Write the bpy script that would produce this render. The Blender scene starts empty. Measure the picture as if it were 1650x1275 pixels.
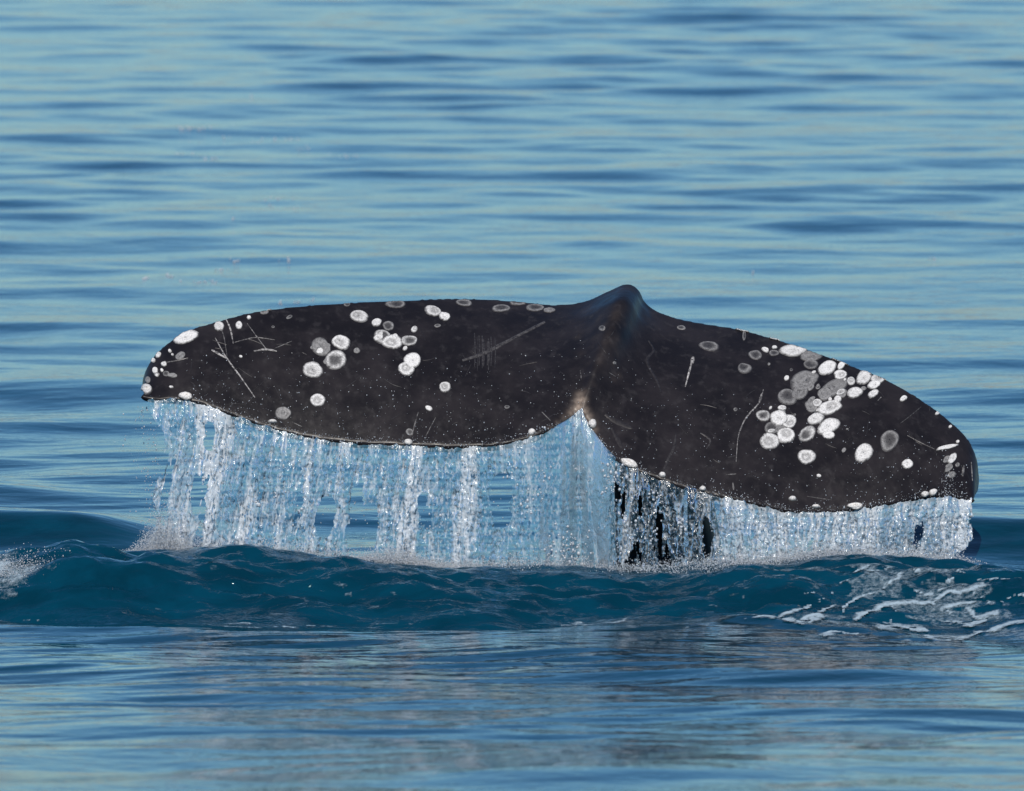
import bpy, math, random
import numpy as np
from mathutils import Vector
from mathutils.bvhtree import BVHTree

SC = bpy.context.scene
COL = SC.collection
R = math.radians

# ------------------------------------------------------------------ camera
CAM_Y, CAM_Z, AIM_Z = -40.0, 4.0, 0.617
FRAME_W = 3.667                       # metres across the frame at the whale
cam = bpy.data.cameras.new('camera')
camo = bpy.data.objects.new('camera', cam)
COL.objects.link(camo)
camo.location = (0, CAM_Y, CAM_Z)
_f = np.array([0, -CAM_Y, AIM_Z - CAM_Z], float)
DIST = np.linalg.norm(_f)
_f /= DIST
_r = np.array([1.0, 0, 0])
_u = np.cross(_r, _f)
camo.rotation_euler = (math.pi / 2 - math.atan2(CAM_Z - AIM_Z, -CAM_Y), 0, 0)
TAN = FRAME_W / 2 / DIST
cam.sensor_width = 36
cam.lens = 18 / TAN
cam.clip_end = 20000
cam.dof.use_dof = True
cam.dof.focus_distance = DIST - 0.35
cam.dof.aperture_fstop = 9.0
SC.camera = camo


def at(px, py, Y):
    """world point at depth Y seen at photo pixel (px, py)"""
    d = _f + _r * ((px - 825) / 825 * TAN) + _u * ((637.5 - py) / 825 * TAN)
    k = (Y - CAM_Y) / d[1]
    return np.array([d[0] * k, Y, CAM_Z + d[2] * k])


def atv(px, py, Y):
    px, py, Y = np.broadcast_arrays(np.asarray(px, float), np.asarray(py, float), np.asarray(Y, float))
    a = (px - 825) / 825 * TAN
    b = (637.5 - py) / 825 * TAN
    dx = a
    dy = _f[1] + _u[1] * b
    dz = _f[2] + _u[2] * b
    k = (Y - CAM_Y) / dy
    return np.stack([dx * k, Y, CAM_Z + dz * k], -1)


# ------------------------------------------------------------------ world, sun
SUN_EL, SUN_AZ = 48.0, 185.0          # azimuth clockwise from +Y (behind camera, a little left)
w = bpy.data.worlds.new('World')
SC.world = w
w.use_nodes = True
nt = w.node_tree
sky = nt.nodes.new('ShaderNodeTexSky')
sky.sky_type = 'NISHITA'
sky.sun_disc = False
sky.sun_elevation = R(SUN_EL)
sky.sun_rotation = R(SUN_AZ)
sky.air_density = 1.2
sky.dust_density = 0.15
sky.ozone_density = 10.0
nt.nodes['Background'].inputs[1].default_value = 0.10
tint = nt.nodes.new('ShaderNodeMix')      # clear maritime air: a touch less red over the whole sky
tint.data_type = 'RGBA'
tint.blend_type = 'MULTIPLY'
tint.inputs[0].default_value = 1.0
tint.inputs[7].default_value = (0.79, 0.985, 1.02, 1)
nt.links.new(sky.outputs[0], tint.inputs[6])
nt.links.new(tint.outputs[2], nt.nodes['Background'].inputs[0])

sl = bpy.data.lights.new('sun', 'SUN')
so = bpy.data.objects.new('sun', sl)
COL.objects.link(so)
sl.energy = 4.0
sl.angle = R(0.53)
sl.color = (1.0, 0.93, 0.84)
_sd = Vector((math.sin(R(SUN_AZ)) * math.cos(R(SUN_EL)), math.cos(R(SUN_AZ)) * math.cos(R(SUN_EL)), math.sin(R(SUN_EL))))
so.rotation_euler = _sd.to_track_quat('Z', 'Y').to_euler()
so.location = (0, -5, 30)

vs = SC.view_settings
vs.view_transform = 'Standard'
vs.look = 'None'
vs.exposure = 0.0
vs.gamma = 1.0
vs.use_curve_mapping = False
SC.render.engine = 'CYCLES'
SC.cycles.use_denoising = True
SC.cycles.denoising_prefilter = 'ACCURATE'
SC.cycles.sample_clamp_indirect = 1.2
SC.cycles.use_adaptive_sampling = False
SC.cycles.transparent_max_bounces = 24
SC.cycles.max_bounces = 10
SC.cycles.caustics_reflective = False
SC.cycles.caustics_refractive = False

rng = np.random.default_rng(7)
random.seed(7)

# ------------------------------------------------------------------ helpers
_T = np.random.default_rng(99).random((8, 256, 256))


def vn(x, y, s=0):
    """smooth value noise, 0..1"""
    T = _T[s % 8]
    x = np.asarray(x, float) + 17.3 * s
    y = np.asarray(y, float) + 31.7 * s
    xi = np.floor(x).astype(int)
    yi = np.floor(y).astype(int)
    fx = x - xi
    fy = y - yi
    fx = fx * fx * fx * (fx * (fx * 6 - 15) + 10)
    fy = fy * fy * fy * (fy * (fy * 6 - 15) + 10)
    a = T[xi & 255, yi & 255]
    b = T[(xi + 1) & 255, yi & 255]
    c = T[xi & 255, (yi + 1) & 255]
    d = T[(xi + 1) & 255, (yi + 1) & 255]
    return (a * (1 - fx) + b * fx) * (1 - fy) + (c * (1 - fx) + d * fx) * fy


def fbm(x, y, s=0, o=4, g=0.5, aligned=False):
    v = 0
    a = 1
    t = 0
    for k in range(o):
        c, d = math.cos(0.6 + 1.1 * k), math.sin(0.6 + 1.1 * k)
        if aligned:
            c, d = 1.0, 0.0
        v = v + a * vn((x * c - y * d) * 2.03 ** k, (x * d + y * c) * 2.03 ** k, s + k)
        t += a
        a *= g
    return v / t


def sstep(a, b, x):
    t = np.clip((x - a) / (b - a), 0, 1)
    return t * t * (3 - 2 * t)


def mesh_obj(name, V, F, mat, parent=None, smooth=True, attrs=None):
    me = bpy.data.meshes.new(name)
    V = np.asarray(V, np.float32)
    F = np.asarray(F, np.int32)
    n, k = F.shape
    me.vertices.add(len(V))
    me.vertices.foreach_set('co', V.ravel())
    me.loops.add(n * k)
    me.loops.foreach_set('vertex_index', F.ravel())
    me.polygons.add(n)
    me.polygons.foreach_set('loop_start', np.arange(0, n * k, k, dtype=np.int32))
    me.polygons.foreach_set('loop_total', np.full(n, k, np.int32))
    me.update(calc_edges=True)
    if smooth:
        me.polygons.foreach_set('use_smooth', np.ones(n, bool))
    for an, av in (attrs or {}).items():
        at_ = me.attributes.new(an, 'FLOAT', 'POINT')
        at_.data.foreach_set('value', np.asarray(av, np.float32).ravel())
    me.materials.append(mat)
    o = bpy.data.objects.new(name, me)
    COL.objects.link(o)
    if parent:
        o.parent = parent
    return o


def grid_faces(nr, nc, mask=None):
    i = np.arange(nr - 1)[:, None] * nc + np.arange(nc - 1)[None, :]
    F = np.stack([i, i + 1, i + nc + 1, i + nc], -1).reshape(-1, 4)
    if mask is not None:
        m = mask.reshape(-1)
        F = F[m[F].all(1)]
    return F


def compact(V, F, attrs=None):
    used = np.zeros(len(V), bool)
    used[F.ravel()] = True
    idx = np.cumsum(used) - 1
    return V[used], idx[F], {k: np.asarray(a).ravel()[used] for k, a in (attrs or {}).items()}


def tag(o, label=None, cat=None, group=None, kind=None):
    for k, v in (('label', label), ('category', cat), ('group', group), ('kind', kind)):
        if v:
            o[k] = v
    return o


class NT:
    def __init__(self, name):
        self.m = bpy.data.materials.new(name)
        self.m.use_nodes = True
        self.t = self.m.node_tree
        self.t.nodes.clear()
        self.out = self.t.nodes.new('ShaderNodeOutputMaterial')

    def n(self, typ, **kw):
        x = self.t.nodes.new(typ)
        for k, v in kw.items():
            if k.startswith('i_'):
                key = k[2:]
                key = int(key) if key.isdigit() else key.replace('_', ' ')
                self.set(x, key, v)
            else:
                setattr(x, k, v)
        return x

    def set(self, x, key, v):
        if isinstance(v, bpy.types.NodeSocket):
            self.t.links.new(v, x.inputs[key])
        else:
            x.inputs[key].default_value = v

    def math(self, op, a, b=0.0, c=0.0, clamp=False):
        x = self.n('ShaderNodeMath', operation=op, use_clamp=clamp)
        self.set(x, 0, a)
        self.set(x, 1, b)
        self.set(x, 2, c)
        return x.outputs[0]

    def ramp(self, v, a, b, c=0.0, d=1.0):
        x = self.n('ShaderNodeMapRange', interpolation_type='SMOOTHSTEP')
        for k, q in enumerate((v, a, b, c, d)):
            self.set(x, k, q)
        return x.outputs[0]

    def noise(self, vec, scale, detail=3, rough=0.5, dist=0.0):
        x = self.n('ShaderNodeTexNoise')
        x.inputs['Scale'].default_value = scale
        x.inputs['Detail'].default_value = detail
        x.inputs['Roughness'].default_value = rough
        x.inputs['Distortion'].default_value = dist
        self.t.links.new(vec, x.inputs['Vector'])
        return x.outputs[0]

    def mapping(self, vec, scale=(1, 1, 1), rot=(0, 0, 0)):
        x = self.n('ShaderNodeMapping')
        x.inputs['Scale'].default_value = scale
        x.inputs['Rotation'].default_value = rot
        self.t.links.new(vec, x.inputs['Vector'])
        return x.outputs[0]

    def mix(self, fac, a, b):
        x = self.n('ShaderNodeMix', data_type='RGBA')
        self.set(x, 0, fac)
        self.set(x, 6, a)
        self.set(x, 7, b)
        return x.outputs[2]

    def mixsh(self, fac, a, b):
        x = self.n('ShaderNodeMixShader')
        self.set(x, 0, fac)
        self.set(x, 1, a)
        self.set(x, 2, b)
        return x.outputs[0]

    def bump(self, h, strength, dist, normal=None):
        x = self.n('ShaderNodeBump')
        x.inputs['Strength'].default_value = strength
        x.inputs['Distance'].default_value = dist
        self.t.links.new(h, x.inputs['Height'])
        if normal:
            self.t.links.new(normal, x.inputs['Normal'])
        return x.outputs[0]

    def attr(self, name):
        return self.n('ShaderNodeAttribute', attribute_name=name).outputs['Fac']

    def pos(self):
        return self.n('ShaderNodeNewGeometry').outputs['Position']

    def done(self, sh):
        self.t.links.new(sh, self.out.inputs['Surface'])
        return self.m


def rgb(*c):
    return (*c, 1.0)


# ------------------------------------------------------------------ materials
def mat_water():
    m = NT('sea_water')
    p = m.pos()
    chop = m.attr('chop')
    n1 = m.noise(m.mapping(p, (5, 9, 5)), 1.0, 3, 0.55, 0.3)
    n2 = m.noise(m.mapping(p, (14, 30, 14), (0, 0, 0.25)), 1.0, 3, 0.6, 0.4)
    n3 = m.noise(m.mapping(p, (38, 75, 38)), 1.0, 2, 0.5)
    b1 = m.bump(n1, 0.16, 0.030)
    b2 = m.bump(n2, 0.22, 0.012, b1)
    m.set(b2.node, 'Strength', m.math('MULTIPLY_ADD', chop, 0.60, 0.06))
    b2 = m.bump(n3, 0.20, 0.006, b2)
    m.set(b2.node, 'Strength', m.math('MULTIPLY_ADD', chop, 0.65, 0.03))
    b = m.n('ShaderNodeBsdfPrincipled')
    nb = m.noise(m.mapping(p, (3, 6, 3)), 1.0, 4, 0.6, 0.6)     # patchy body tone, painted in for lighter and darker reflecting wrinkles
    m.set(b, 'Base Color', m.mix(m.ramp(nb, 0.35, 0.68), rgb(0.0002, 0.024, 0.042), rgb(0.0004, 0.038, 0.067)))
    b.inputs['Roughness'].default_value = 0.035
    b.inputs['IOR'].default_value = 1.333
    m.t.links.new(b2, b.inputs['Normal'])
    return m.done(b.outputs[0])


def mat_skin():
    m = NT('whale_skin')
    p = m.pos()
    n1 = m.noise(p, 6, 5, 0.6)
    n2 = m.noise(m.mapping(p, (30, 30, 12)), 1.0, 4, 0.6)
    pale = m.attr('pale')
    c = m.mix(m.ramp(n1, 0.35, 0.7), rgb(0.0095, 0.0078, 0.0085), rgb(0.021, 0.0172, 0.0178))
    c = m.mix(m.math('MULTIPLY', m.ramp(n2, 0.52, 0.75), 0.55), c, rgb(0.036, 0.032, 0.033))
    pn = m.math('MULTIPLY', pale, m.ramp(m.noise(p, 45, 4, 0.7), 0.3, 0.65, 0.45, 1.0))
    c = m.mix(m.math('MINIMUM', pn, 1.0), c, rgb(0.34, 0.26, 0.20))
    b = m.n('ShaderNodeBsdfPrincipled')
    m.set(b, 'Base Color', c)
    m.set(b, 'Roughness', m.ramp(n2, 0.3, 0.7, 0.28, 0.42))
    b.inputs['Specular IOR Level'].default_value = 0.28
    b.inputs['IOR'].default_value = 1.38
    m.set(b, 'Normal', m.bump(n2, 0.25, 0.004))
    return m.done(b.outputs[0])


def mat_barnacle():
    m = NT('barnacle_white')
    p = m.pos()
    f = m.attr('white')
    n = m.noise(p, 210, 3, 0.65)
    f2 = m.math('MULTIPLY', f, m.ramp(n, 0.28, 0.62, 0.50, 1.10), clamp=True)
    c = m.mix(f2, rgb(0.015, 0.012, 0.0125), rgb(0.74, 0.71, 0.67))
    b = m.n('ShaderNodeBsdfPrincipled')
    m.set(b, 'Base Color', c)
    b.inputs['Roughness'].default_value = 0.55
    m.set(b, 'Normal', m.bump(n, 0.6, 0.004))
    return m.done(b.outputs[0])


def mat_scratch():
    m = NT('scratched_skin')
    p = m.pos()
    n = m.noise(p, 90, 4, 0.75)
    f2 = m.math('MULTIPLY', m.attr('white'), m.ramp(n, 0.36, 0.64, 0.1, 1.35), clamp=True)
    c = m.mix(f2, rgb(0.015, 0.012, 0.0125), rgb(0.70, 0.66, 0.62))
    b = m.n('ShaderNodeBsdfPrincipled')
    m.set(b, 'Base Color', c)
    b.inputs['Roughness'].default_value = 0.4
    b.inputs['Specular IOR Level'].default_value = 0.28
    return m.done(b.outputs[0])


def mat_sheet():
    """thin falling water: clear, bluish, with aerated white streaks"""
    m = NT('falling_water_sheet')
    air = m.attr('air')
    p = m.pos()
    n = m.noise(m.mapping(p, (1, 1, 0.6)), 130, 3, 0.6)
    nm = m.bump(n, 0.5, 0.006)
    tr = m.n('ShaderNodeBsdfTransparent', i_0=rgb(0.86, 0.94, 0.98))
    tl = m.n('ShaderNodeBsdfTranslucent', i_0=rgb(0.30, 0.64, 0.82))
    df = m.n('ShaderNodeBsdfDiffuse', i_0=rgb(0.22, 0.50, 0.66))
    blue = m.mixsh(0.5, tl.outputs[0], df.outputs[0])
    clear = m.mixsh(m.attr('body'), tr.outputs[0], blue)
    wd = m.n('ShaderNodeBsdfDiffuse', i_0=rgb(0.92, 0.96, 0.98))
    wt = m.n('ShaderNodeBsdfTranslucent', i_0=rgb(0.86, 0.95, 1.0))
    white = m.mixsh(0.4, wd.outputs[0], wt.outputs[0])
    body = m.mixsh(air, clear, white)
    gl = m.n('ShaderNodeBsdfGlossy', i_0=rgb(1, 1, 1), i_1=0.12)
    m.set(gl, 'Normal', nm)
    fr = m.n('ShaderNodeFresnel', i_0=1.5)
    m.set(fr, 'Normal', nm)
    return m.done(m.mixsh(fr.outputs[0], body, gl.outputs[0]))


def mat_drop():
    m = NT('water_drop')
    tr = m.n('ShaderNodeBsdfTransparent', i_0=rgb(0.9, 0.96, 0.99))
    wd = m.n('ShaderNodeBsdfDiffuse', i_0=rgb(0.94, 0.97, 1.0))
    wt = m.n('ShaderNodeBsdfTranslucent', i_0=rgb(0.8, 0.88, 0.94))
    white = m.mixsh(0.5, wd.outputs[0], wt.outputs[0])
    body = m.mixsh(m.attr('air'), tr.outputs[0], white)  # whiteness of the drops, also used to imitate sun sparkle
    gl = m.n('ShaderNodeBsdfGlossy', i_0=rgb(1, 1, 1), i_1=0.2)
    fr = m.n('ShaderNodeFresnel', i_0=1.45)
    return m.done(m.mixsh(fr.outputs[0], body, gl.outputs[0]))


def mat_foam():
    m = NT('sea_foam')
    p = m.pos()
    f = m.attr('foam')
    n = m.noise(p, 55, 5, 0.7)
    a = m.ramp(m.math('ADD', f, m.math('MULTIPLY', n, 1.5)), 0.85, 1.75)
    wd = m.n('ShaderNodeBsdfDiffuse', i_0=rgb(0.36, 0.45, 0.50))
    m.set(wd, 'Normal', m.bump(n, 0.7, 0.01))
    tr = m.n('ShaderNodeBsdfTransparent')
    gl = m.n('ShaderNodeBsdfGlossy', i_0=rgb(1, 1, 1), i_1=0.2)
    fo = m.mixsh(0.05, wd.outputs[0], gl.outputs[0])
    return m.done(m.mixsh(a, tr.outputs[0], fo))


def mat_coast():
    m = NT('coast_rock')
    p = m.pos()
    c = m.mix(m.noise(p, 0.02, 4), rgb(0.30, 0.20, 0.14), rgb(0.22, 0.16, 0.10))
    b = m.n('ShaderNodeBsdfPrincipled')
    m.set(b, 'Base Color', c)
    b.inputs['Roughness'].default_value = 0.9
    return m.done(b.outputs[0])


M_SCR = mat_scratch()
M_WATER, M_SKIN, M_BARN, M_SHEET, M_DROP, M_FOAM, M_COAST = (
    mat_water(), mat_skin(), mat_barnacle(), mat_sheet(), mat_drop(), mat_foam(), mat_coast())

# ------------------------------------------------------------------ sea surface
_w = np.random.default_rng(21)
WAVES = []
for k in range(64):
    lam = 0.38 * (2.7 / 0.38) ** (k / 63.0)
    ang = math.pi / 2 + _w.normal(0, 0.68) + (0.12 if k % 2 else -0.1)
    slope = 0.0060 * (1.15 if 0.8 < lam < 2.0 else 0.8)
    kk = 2 * math.pi / lam
    WAVES.append((kk * math.cos(ang), kk * math.sin(ang), slope / kk, _w.random() * 6.283, lam))
RIP = []
for k in range(22):
    lam = 0.12 + 0.34 * _w.random() ** 1.3
    ang = math.pi / 2 + _w.normal(0.10, 0.20)
    kk = 2 * math.pi / lam
    RIP.append((kk * math.cos(ang), kk * math.sin(ang), 0.011 / kk, _w.random() * 6.283))

CREST_Y = -0.85
_cp = np.array([(-200, 925), (0, 903), (60, 894), (120, 882), (175, 892), (250, 893), (330, 889), (400, 885), (470, 893), (560, 905),
                (660, 914), (760, 921), (900, 928), (1000, 930), (1100, 925), (1200, 916), (1300, 906), (1400, 899),
                (1480, 907), (1560, 914), (1650, 922), (1850, 930)], float)
_cw = np.array([at(a, b, CREST_Y) for a, b in _cp])


def ridge(x, y, x0, y0, x1, y1, wf, wb, h, soft=0.35):
    """a crest from (x0,y0) to (x1,y1): wf/wb = half width on the camera side / far side"""
    dx, dy = x1 - x0, y1 - y0
    L = math.hypot(dx, dy)
    t = ((x - x0) * dx + (y - y0) * dy) / L
    s = ((y - y0) * dx - (x - x0) * dy) / L
    e = sstep(-soft, soft, t) * (1 - sstep(L - soft, L + soft, t))
    return h * e * np.where(s < 0, np.exp(-(s / wf) ** 2), np.exp(-(s / wb) ** 2))


def H(x, y):
    x = np.asarray(x, float)
    y = np.asarray(y, float)
    far = 1 - sstep(70, 160, np.abs(y))
    h = np.zeros(np.broadcast(x, y).shape)
    # calmer patch right at the whale
    calm = 1 - 0.75 * np.exp(-((y + 0.6) / 1.6) ** 2)
    for kx, ky, a, ph, lam in WAVES:
        h += a * np.sin(kx * x + ky * y + ph)
    h *= 1 + 0.7 * sstep(-1.9, -3.2, y)
    h *= far * calm * (0.60 + 1.0 * vn(x * 0.45, y * 0.16, 7))
    near = np.exp(-(np.minimum(y + 1, 0) / 9) ** 2) * np.exp(-(np.maximum(y - 1, 0) / 7) ** 2)
    pat = 0.35 + 1.1 * vn(x * 0.9, y * 0.35, 3)
    r = 0
    for kx, ky, a, ph in RIP:
        r = r + a * np.sin(kx * x + ky * y + ph)
    h += r * near * pat * (1 + 1.35 * sstep(-1.7, -2.6, y))
    # the swell pushed up in front of the tail
    zc = np.interp(x, _cw[:, 0], _cw[:, 2])
    yc = CREST_Y + 0.05 * np.sin(x * 2.1 + 0.6) + 0.05 * np.sin(x * 5.3)
    s = y - yc
    face = np.where(s < 0, np.exp(-(np.abs(s) / 0.30) ** 2.2), np.exp(-(s / 0.75) ** 2))
    side = np.exp(-(np.maximum(np.abs(x) - 2.2, 0) / 1.2) ** 2)
    h += zc * face * side
    fo = 0.52 + 0.14 * np.sin(x * 1.7 + 2.0) + 0.22 * vn(x * 2.6, x * 0, 4) + 0.55 * sstep(0.5, 1.5, x)
    h -= side * (0.030 + 0.06 * vn(x * 1.6, x * 0, 2)) * np.exp(-((s + fo) / (0.28 + 0.2 * sstep(0.5, 1.5, x))) ** 2)
    # added rise towards the camera, shaped so the near water reflects paler
    q = np.clip(-2.0 - y, 0, 30)
    h += 0.060 * (np.sqrt(q * q + 0.3) - 0.548) * (1 - sstep(7, 22, q)) * np.exp(-(x / 30) ** 2)
    # chop on the swell
    ch = (fbm(x * 4 + y * 2, y * 7, 1, 4) - 0.5) * 0.085 + (fbm(x * 7 + y * 3, y * 18, 2, 3) - 0.5) * 0.050
    h += ch * np.exp(-((y + 1.05) / 0.5) ** 2) * side
    # swell behind on the left, on the right, little crest in front right
    h += ridge(x, y, -2.6, 1.0, -1.30, 0.45, 0.30, 0.7, 0.135)
    h += ridge(x, y, 1.25, 0.30, 3.0, 0.10, 0.34, 0.8, 0.14, 0.3)
    h += ridge(x, y, 0.70, -1.75, 1.35, -2.25, 0.10, 0.25, 0.05, 0.2)
    h += ridge(x, y, 0.2, -1.50, 0.75, -1.55, 0.10, 0.2, 0.035, 0.15)
    return h


def lines(segs):
    out = [segs[0][0]]
    for a, b, s0, s1 in segs:
        v = a
        while v < b - 1e-6:
            t = (v - a) / (b - a)
            v = v + s0 * (s1 / s0) ** t
            out.append(min(v, b))
    return np.array(sorted(set(np.round(out, 5))))


xp = lines([(0, 2.2, 0.018, 0.018), (2.2, 5.5, 0.02, 0.12), (5.5, 60, 0.15, 8), (60, 7000, 10, 1200)])
gx = np.concatenate([-xp[:0:-1], xp])
gy = lines([(-400, -40, 90, 8), (-40, -8.5, 6, 0.08), (-8.5, -2.6, 0.024, 0.022), (-2.6, 0.8, 0.013, 0.014), (0.8, 12, 0.018, 0.03),
            (12, 50, 0.03, 0.07), (50, 160, 0.08, 4), (160, 12000, 8, 1500)])
GX, GY = np.meshgrid(gx, gy)
GZ = H(GX, GY)
sea = mesh_obj('sea', np.stack([GX, GY, GZ], -1).reshape(-1, 3), grid_faces(len(gy), len(gx)), M_WATER,
               attrs={'chop': np.exp(-((GY + 1.15) / 0.6) ** 4) * (0.35 + 0.9 * fbm(GX * 2.5, GY * 4, 3, 2)) * np.exp(-(GX / 3) ** 4)})
tag(sea, 'rippled blue sea water with a dark swell before the tail', 'sea', kind='structure')



def Hm(x, y):
    """height of the built sea mesh"""
    i = np.clip(np.searchsorted(gx, x) - 1, 0, len(gx) - 2)
    k = np.clip(np.searchsorted(gy, y) - 1, 0, len(gy) - 2)
    a = (x - gx[i]) / (gx[i + 1] - gx[i])
    b = (y - gy[k]) / (gy[k + 1] - gy[k])
    return (GZ[k, i] * (1 - a) + GZ[k, i + 1] * a) * (1 - b) + (GZ[k + 1, i] * (1 - a) + GZ[k + 1, i + 1] * a) * b


# low coast beyond the frame, mirrored as brown streaks in the ripples
cx = np.linspace(-9000, 9000, 241)
rows = []
for j, (dy, f) in enumerate(((0, 0), (60, 0.55), (220, 1.0), (700, 0.0))):
    hh = f * (30 + 120 * fbm(cx / 1100, cx * 0 + 3.1, 4, 4)) - (3 if f == 0 else 0)
    rows.append(np.stack([cx, 4200 + dy + 300 * vn(cx / 2500, cx * 0, 5), hh], -1))
coast = mesh_obj('coast_hills', np.array(rows).reshape(-1, 3), grid_faces(4, 241), M_COAST)
tag(coast, 'low brown coast far behind the whale', 'coast', kind='structure')

# ------------------------------------------------------------------ whale tail
ST = np.array([
    (228, 628, 230, 634), (231, 604, 238, 641), (242, 580, 256, 644), (264, 556, 285, 644), (300, 532, 318, 649), (345, 518, 360, 664),
    (400, 503, 415, 684), (470, 493, 480, 702), (550, 487, 555, 713), (640, 483, 640, 717), (720, 480, 720, 720), (790, 481, 790, 718),
    (850, 486, 840, 709), (900, 490, 885, 694), (945, 483, 915, 678), (977, 469, 927, 668), (1009, 456, 936, 656), (1029, 464, 944, 678),
    (1044, 490, 962, 706), (1080, 508, 995, 743), (1130, 519, 1050, 767), (1190, 529, 1120, 791), (1250, 545, 1200, 808),
    (1310, 565, 1270, 824), (1370, 587, 1330, 826), (1430, 611, 1400, 818), (1490, 646, 1465, 807), (1535, 680, 1510, 802),
    (1562, 708, 1540, 803), (1575, 738, 1558, 806), (1578, 770, 1567, 805), (1576, 795, 1571, 803)], float)


def crom(P, n):
    """Catmull-Rom resampling of the rows of P, n per segment"""
    P = np.vstack([2 * P[0] - P[1], P, 2 * P[-1] - P[-2]])
    out = []
    for i in range(1, len(P) - 2):
        t = np.linspace(0, 1, n, endpoint=False)[:, None]
        a, b, c, d = P[i - 1:i + 3]
        out.append(0.5 * (2 * b + (c - a) * t + (2 * a - 5 * b + 4 * c - d) * t ** 2 + (3 * b - a - 3 * c + d) * t ** 3))
    out.append(P[-2][None])
    return np.vstack(out)


S = crom(ST, 9)
mx = (S[:, 0] + S[:, 2]) / 2
side_l = np.clip((935 - mx) / 705, 0, 1)
side_r = np.clip((mx - 970) / 605, 0, 1)
tip = np.maximum(side_l, side_r)
y_le = 0.20 - 0.42 * tip ** 1.6
y_te = -0.50 + 0.10 * tip ** 2 + 0.12 * np.exp(-((S[:, 2] - 936) / 40) ** 2)
y_te = y_te - 0.12 * np.sin(math.pi * np.clip(side_r * 1.05, 0, 1)) ** 0.8
y_te = np.minimum(y_te, y_le - 0.02)
NV = 60
v = np.linspace(0, 1, NV)
PX = S[:, 0:1] + (S[:, 2:3] - S[:, 0:1]) * v
PY = S[:, 1:2] + (S[:, 3:4] - S[:, 1:2]) * v
g = 0.72 * v + 0.28 * (1 - (1 - v) ** 2.6)
YY = y_le[:, None] + (y_te - y_le)[:, None] * g
# keel of the tail stock running down to the notch
rx = 1008 + (936 - 1008) * (PY - 459) / (656 - 459)
keel = np.exp(-((PX - rx) / 55) ** 2) * np.clip(1 - v, 0, 1) ** 0.8
YY = YY - 0.10 * keel * sstep(0, 0.15, v)[None, :]
TOP = atv(PX, PY, YY)
du = np.gradient(TOP, axis=0)
dv = np.gradient(TOP, axis=1)
N = np.cross(dv, du)
N /= np.linalg.norm(N, axis=-1, keepdims=True) + 1e-9
if N[len(N) // 2, NV // 2, 1] > 0:
    N = -N
chord = np.linalg.norm(TOP[:, -1] - TOP[:, 0], axis=1)
Tm = 0.15 * chord + 0.06 * np.exp(-((mx - 985) / 90) ** 2)
prof = 1.9 * np.sqrt(np.clip(v, 0, 1)) * (1 - v) ** 0.9 + 0.0
th = Tm[:, None] * prof[None, :] + 0.028 * sstep(0, 0.06, v)[None, :] * sstep(0.1, 0.35, chord)[:, None] + 0.009
Nb = N.copy()
BOT = TOP - Nb * th[..., None]
nu = len(S)
Va = np.concatenate([TOP.reshape(-1, 3), BOT.reshape(-1, 3)])
Fa = grid_faces(nu, NV)
off = nu * NV
Fb = Fa[:, ::-1] + off
i0 = np.arange(nu - 1) * NV
sLE = np.stack([i0, i0 + NV, i0 + NV + off, i0 + off], -1)[:, ::-1]
i1 = i0 + NV - 1
sTE = np.stack([i1, i1 + NV, i1 + NV + off, i1 + off], -1)
j = np.arange(NV - 1)
sA = np.stack([j, j + 1, j + 1 + off, j + off], -1)
jb = j + (nu - 1) * NV
sB = np.stack([jb, jb + 1, jb + 1 + off, jb + off], -1)[:, ::-1]
Fl = np.concatenate([Fa, Fb, sLE, sTE, sA, sB])
# tail stock: flattened tube from inside the fluke, back and down into the sea
PED = [  # centre x,y,z, half width, half depth (along path normal)
    (0.22, -0.16, 0.66, 0.02, 0.02), (0.30, -0.05, 0.78, 0.09, 0.06), (0.37, 0.10, 0.84, 0.12, 0.10),
    (0.41, 0.26, 0.80, 0.15, 0.14), (0.46, 0.40, 0.62, 0.17, 0.19), (0.51, 0.48, 0.35, 0.19, 0.23),
    (0.54, 0.56, 0.05, 0.215, 0.27), (0.57, 0.66, -0.4, 0.26, 0.32), (0.60, 0.80, -1.0, 0.32, 0.38)]
Pp = crom(np.array(PED), 6)
tng = np.gradient(Pp[:, :3], axis=0)
tng /= np.linalg.norm(tng, axis=1, keepdims=True)
NA = 40
an = np.linspace(0, 2 * math.pi, NA, endpoint=False)
ring = []
for c, t in zip(Pp, tng):
    bx = np.array([1.0, 0, 0]) - t * t[0]
    bx /= np.linalg.norm(bx)
    by = np.cross(t, bx)
    ring.append(c[:3] + np.cos(an)[:, None] * bx * c[3] + np.sin(an)[:, None] * by * c[4])
ring = np.array(ring)
nr = len(ring)
base = len(Va)
Fp = []
for i in range(nr - 1):
    for k in range(NA):
        k2 = (k + 1) % NA
        Fp.append((base + i * NA + k, base + i * NA + k2, base + (i + 1) * NA + k2, base + (i + 1) * NA + k))
Vp = np.concatenate([ring.reshape(-1, 3), Pp[[0, -1], :3]])
tri = []
for k in range(NA):
    k2 = (k + 1) % NA
    tri.append((base + k2, base + k, base + nr * NA, base + nr * NA))
    tri.append((base + (nr - 1) * NA + k, base + (nr - 1) * NA + k2, base + nr * NA + 1, base + nr * NA + 1))
tmp = bpy.data.meshes.new('tmp')
allF = [tuple(f) for f in Fl] + Fp + [t[:3] for t in tri]
tmp.from_pydata(np.concatenate([Va, Vp]).tolist(), [], [tuple(int(q) for q in f) for f in allF])
tmp.validate()
tmpo = bpy.data.objects.new('tmp', tmp)
COL.objects.link(tmpo)
rm = tmpo.modifiers.new('r', 'REMESH')
rm.mode = 'VOXEL'
rm.voxel_size = 0.0065
sm = tmpo.modifiers.new('s', 'SMOOTH')
sm.factor = 0.5
sm.iterations = 18
dg = bpy.context.evaluated_depsgraph_get()
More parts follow.
